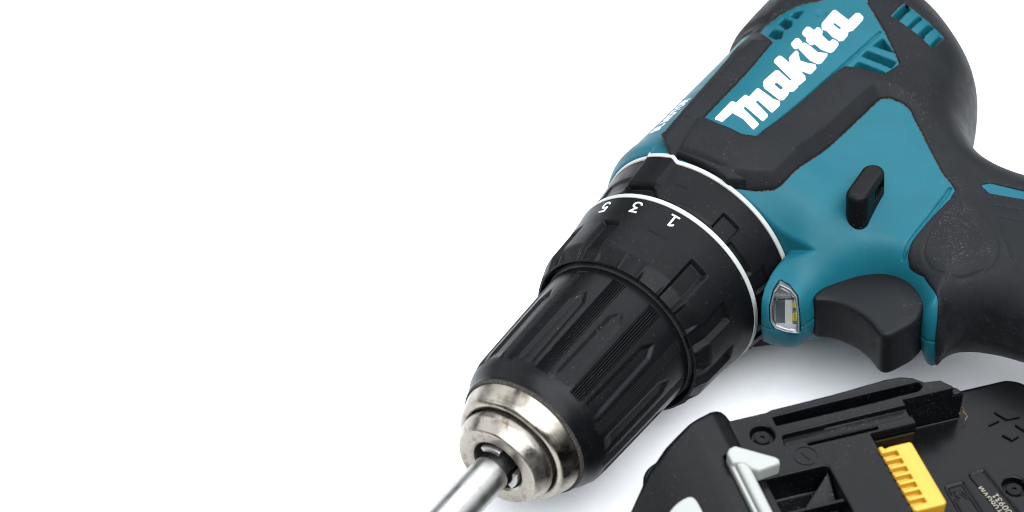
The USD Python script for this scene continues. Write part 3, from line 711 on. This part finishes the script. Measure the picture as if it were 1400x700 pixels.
# lower body, tapering a little to the table
rows = []
for z, o in ((26.6, -.05), (22, -.1), (21.5, -.8), (20.8, -.8), (20.3, -.1), (6, -.6), (2, -1.6), (0.0, -3.2)):
    g = shapely.union_all([body, hood.intersection(shapely.box(-60, -100, 0, 20))]).buffer(-6).buffer(6).buffer(o)
    L_ = g.exterior; rows.append(np.array([[*L_.interpolate(k / 240, normalized=True).coords[0], z] for k in range(240)]))
rows = np.array(rows)[::-1]; n = len(rows); vv = rows.reshape(-1, 3)
i = np.arange(n - 1)[:, None] * 240; j = np.arange(240)[None]; p, q = (i + j).ravel(), (i + (j + 1) % 240).ravel()
ff = np.vstack([np.stack([p, q + 240, p + 240], 1), np.stack([p, q, q + 240], 1)])
vv = np.vstack([vv, rows[0].mean(0)]); ff = np.vstack([ff, np.stack([np.arange(240), (np.arange(240) + 1) % 240, np.full(240, len(vv) - 1)], 1)])
put(battery, 'lower_case', (vv, ff), 'battery_plastic', 40, frame=BF)

for sgn in (0, 1):
    fl = (lambda P: P) if sgn == 0 else mirror
    # screws down in their wells
    for (x, y), z in (((5.6, -6.9), ZT - 2.2), ((64.3, -31.6), ZD - 2.2)):
        cx, cy = fl([(x, y)])[0]
        hd_ = shapely.Point(0, 0).buffer(1.9)
        sock = shapely.Point(0, 0).buffer(.62)
        m = flat(hd_.difference(sock), 1.0); m.apply_translation([cx, cy, z + .15])
        s_ = put(battery, 'screw', m, 'black_plastic', False, frame=BF)
        m = flat(sock, .1); m.apply_translation([cx, cy, z + .3]); put(s_, 'socket', m, 'dark_inside', False, frame=BF)
    # ramp inside each square well
    P = fl([(3.0, -32), (16.6, -22.4), (16.6, -33.2)])
    zz = [ZT - 8.8, ZT - 1.2, ZT - 8.8]
    w = np.array([[x, y, z] for (x, y), z in zip(P, zz)] + [[x, y, ZT - 9.2] for x, y in P])
    put(battery, 'contact_ramp', trimesh.convex.convex_hull(w), 'trigger_plastic', False, frame=BF)
    m = trimesh.creation.box([15.6, .7, 3.2]); m.apply_translation([*fl([(9.0, -31.6)])[0], ZT - 2.4]); put(battery, 'contact_rib', m, 'battery_plastic', False, frame=BF)
    m = trimesh.creation.box([10.5, .5, 6]); m.apply_translation([*fl([(37.8, -15.2)])[0], ZT - 5.6]); put(battery, 'contact_plate', m, 'amber_contact', False, frame=BF)
    m = trimesh.creation.box([17, .4, 1.2]); m.apply_translation([*fl([(24.5, -13.1)])[0], ZT - 3.6]); put(battery, 'contact_plate', m, 'amber_contact', False, frame=BF)

# white latch: a bar across the pack with a hook at each end
ZL = ZT + 4.4
hook = [(-6.6, -13.2), (-5.6, -12.0), (-3.9, -11.6), (4.2, -17.9), (4.9, -18.9), (4.5, -20.2), (-1.2, -20.9), (-2.8, -19.6), (-4.2, -17.4), (-6.6, -16.6)]
for P in (hook, mirror(hook)):
    put(battery, 'latch_hook', extruded(shapely.Polygon(P).buffer(-.3).buffer(.3), ZT - .2, ZL, .7, .3, 0), 'white_latch_plastic', 35, frame=BF)
latch = put(battery, 'latch', extruded(shapely.box(-5.5, 2 * YC + 16.6, -2.6, -16.6), ZT - 5, ZL - .35, .9, .3, 0), 'white_latch_plastic', 35, frame=BF)
put(latch, 'latch_shoulder', extruded(shapely.box(-6.7, 2 * YC + 15.5, -5.6, -15.5), ZT - 5, ZL - 1.6, .4, .25, 0), 'white_latch_plastic', 35, frame=BF)
btn = shapely.Polygon(smoothpoly([(-27.5, -26.8), (-24.6, -23.6), (-21.6, -21.9), (-19.2, -21.3), (-18.0, -22.2), (-17.6, -27), (-17.6, 2 * YC + 27), (-18.0, 2 * YC + 22.2), (-19.2, 2 * YC + 21.3), (-21.6, 2 * YC + 21.9), (-24.6, 2 * YC + 23.6), (-27.5, 2 * YC + 26.8)], 1))
put(battery, 'release_button', extruded(btn, ZT - 8, ZT + 1.6, .5, .35, 0), 'white_latch_plastic', 35, frame=BF)

# yellow contact guard with a comb of seven cells
teeth = []
y = -22.0
for k in range(7):
    teeth.append((shapely.Polygon([(31.0 if k else 30.9, y), (34.9, y), (34.9, y - 1.75), (31.0, y - 1.75)]), ZT - .9, ZT + 5)); y -= 2.62
guard = [(30.9, -19.7), (32.0, -19.7), (32.3, -20.6), (33.6, -20.3), (39.0, -20.3), (39.5, -20.9), (39.5, -40.6), (38.8, -41.2), (31.6, -41.2), (30.9, -40.6)]
put(battery, 'contact_guard', extruded(guard, ZD + 4, ZT + 1.0, .5, .22, 0, cuts=teeth), 'yellow_plastic', 35, 'bright yellow comb-shaped contact guard', frame=BF)

for fl in (lambda P: P, mirror):
    cx, cy = fl([(13.2, -16.4)])[0]
    arc = shapely.LineString([(cx + 2.9 * math.cos(t), cy + 2.9 * math.sin(t)) for t in np.radians(np.arange(-20, 300, 8))]).buffer(.17)
    mark = put(battery, 'moulded_ring', flat(arc, .3), 'battery_plastic', False, frame=(BF[0], BF[1] + [0, 0, ZT - .12]))
    put(mark, 'moulded_stroke', flat(shapely.LineString([(cx - .6, cy + 1.2), (cx + .4, cy - 1.4)]).buffer(.16), .3), 'battery_plastic', False, frame=(BF[0], BF[1] + [0, 0, ZT - .12]))
# raised marks and print on the lower deck
for P in ([(70.5, -7.7), (72.2, -10.7), (75.7, -10.9)], [(67.1, -11.2), (70.0, -10.7)], [(73.6, -13.2), (75.2, -16.2)], [(68.9, -15.4), (70.4, -17.6), (72.4, -17.0)]):
    put(battery, 'raised_mark', extruded(shapely.LineString(P).buffer(.2), ZD - .5, ZD + .55, .2, .15, 0), 'battery_plastic', 35, frame=BF)
for txt, x0, y0, hgt in (('BY06GVM', 0, 0, 1.6), ('00931', 0, 0, 1.6)):
    m = meshkit.text_mesh(txt, hgt, .12, bold=False)
    b = m.bounds; L_ = b[1, 0] - b[0, 0]
    if txt == 'BY06GVM':
        m.apply_translation([-L_, -hgt / 2, 0]); at = (55.9, -29.2)
    else:
        m.apply_translation([-L_, -hgt / 2, 0]); at = (58.4, -32.4)
    ang = math.atan2(.989, -.146)                                         # reads towards the far edge
    c_, s_ = math.cos(ang), math.sin(ang)
    vv = m.vertices.copy(); m.vertices = np.stack([at[0] + c_ * vv[:, 0] - s_ * vv[:, 1], at[1] + s_ * vv[:, 0] + c_ * vv[:, 1], ZD - .48 + vv[:, 2]], 1)
    put(battery, 'label_print', m, 'label_print', False, f'pale printed characters {txt} on the label', frame=BF)
rng = np.random.default_rng(3)
bits = []
for k in range(5):
    c = np.array([61.4, -6.6, ZD + 1.5]) + rng.normal(0, .5, 3); dd = rng.normal(0, 1, 3); dd /= np.linalg.norm(dd)
    m = trimesh.creation.cylinder(radius=.13, segment=[c, c + dd * rng.uniform(.8, 2.0)], sections=6); bits.append(m)
put(battery, 'snagged_fibre', trimesh.util.concatenate(bits), 'copper_debris', 40, 'small copper coloured fibres snagged on the rail end', frame=BF)
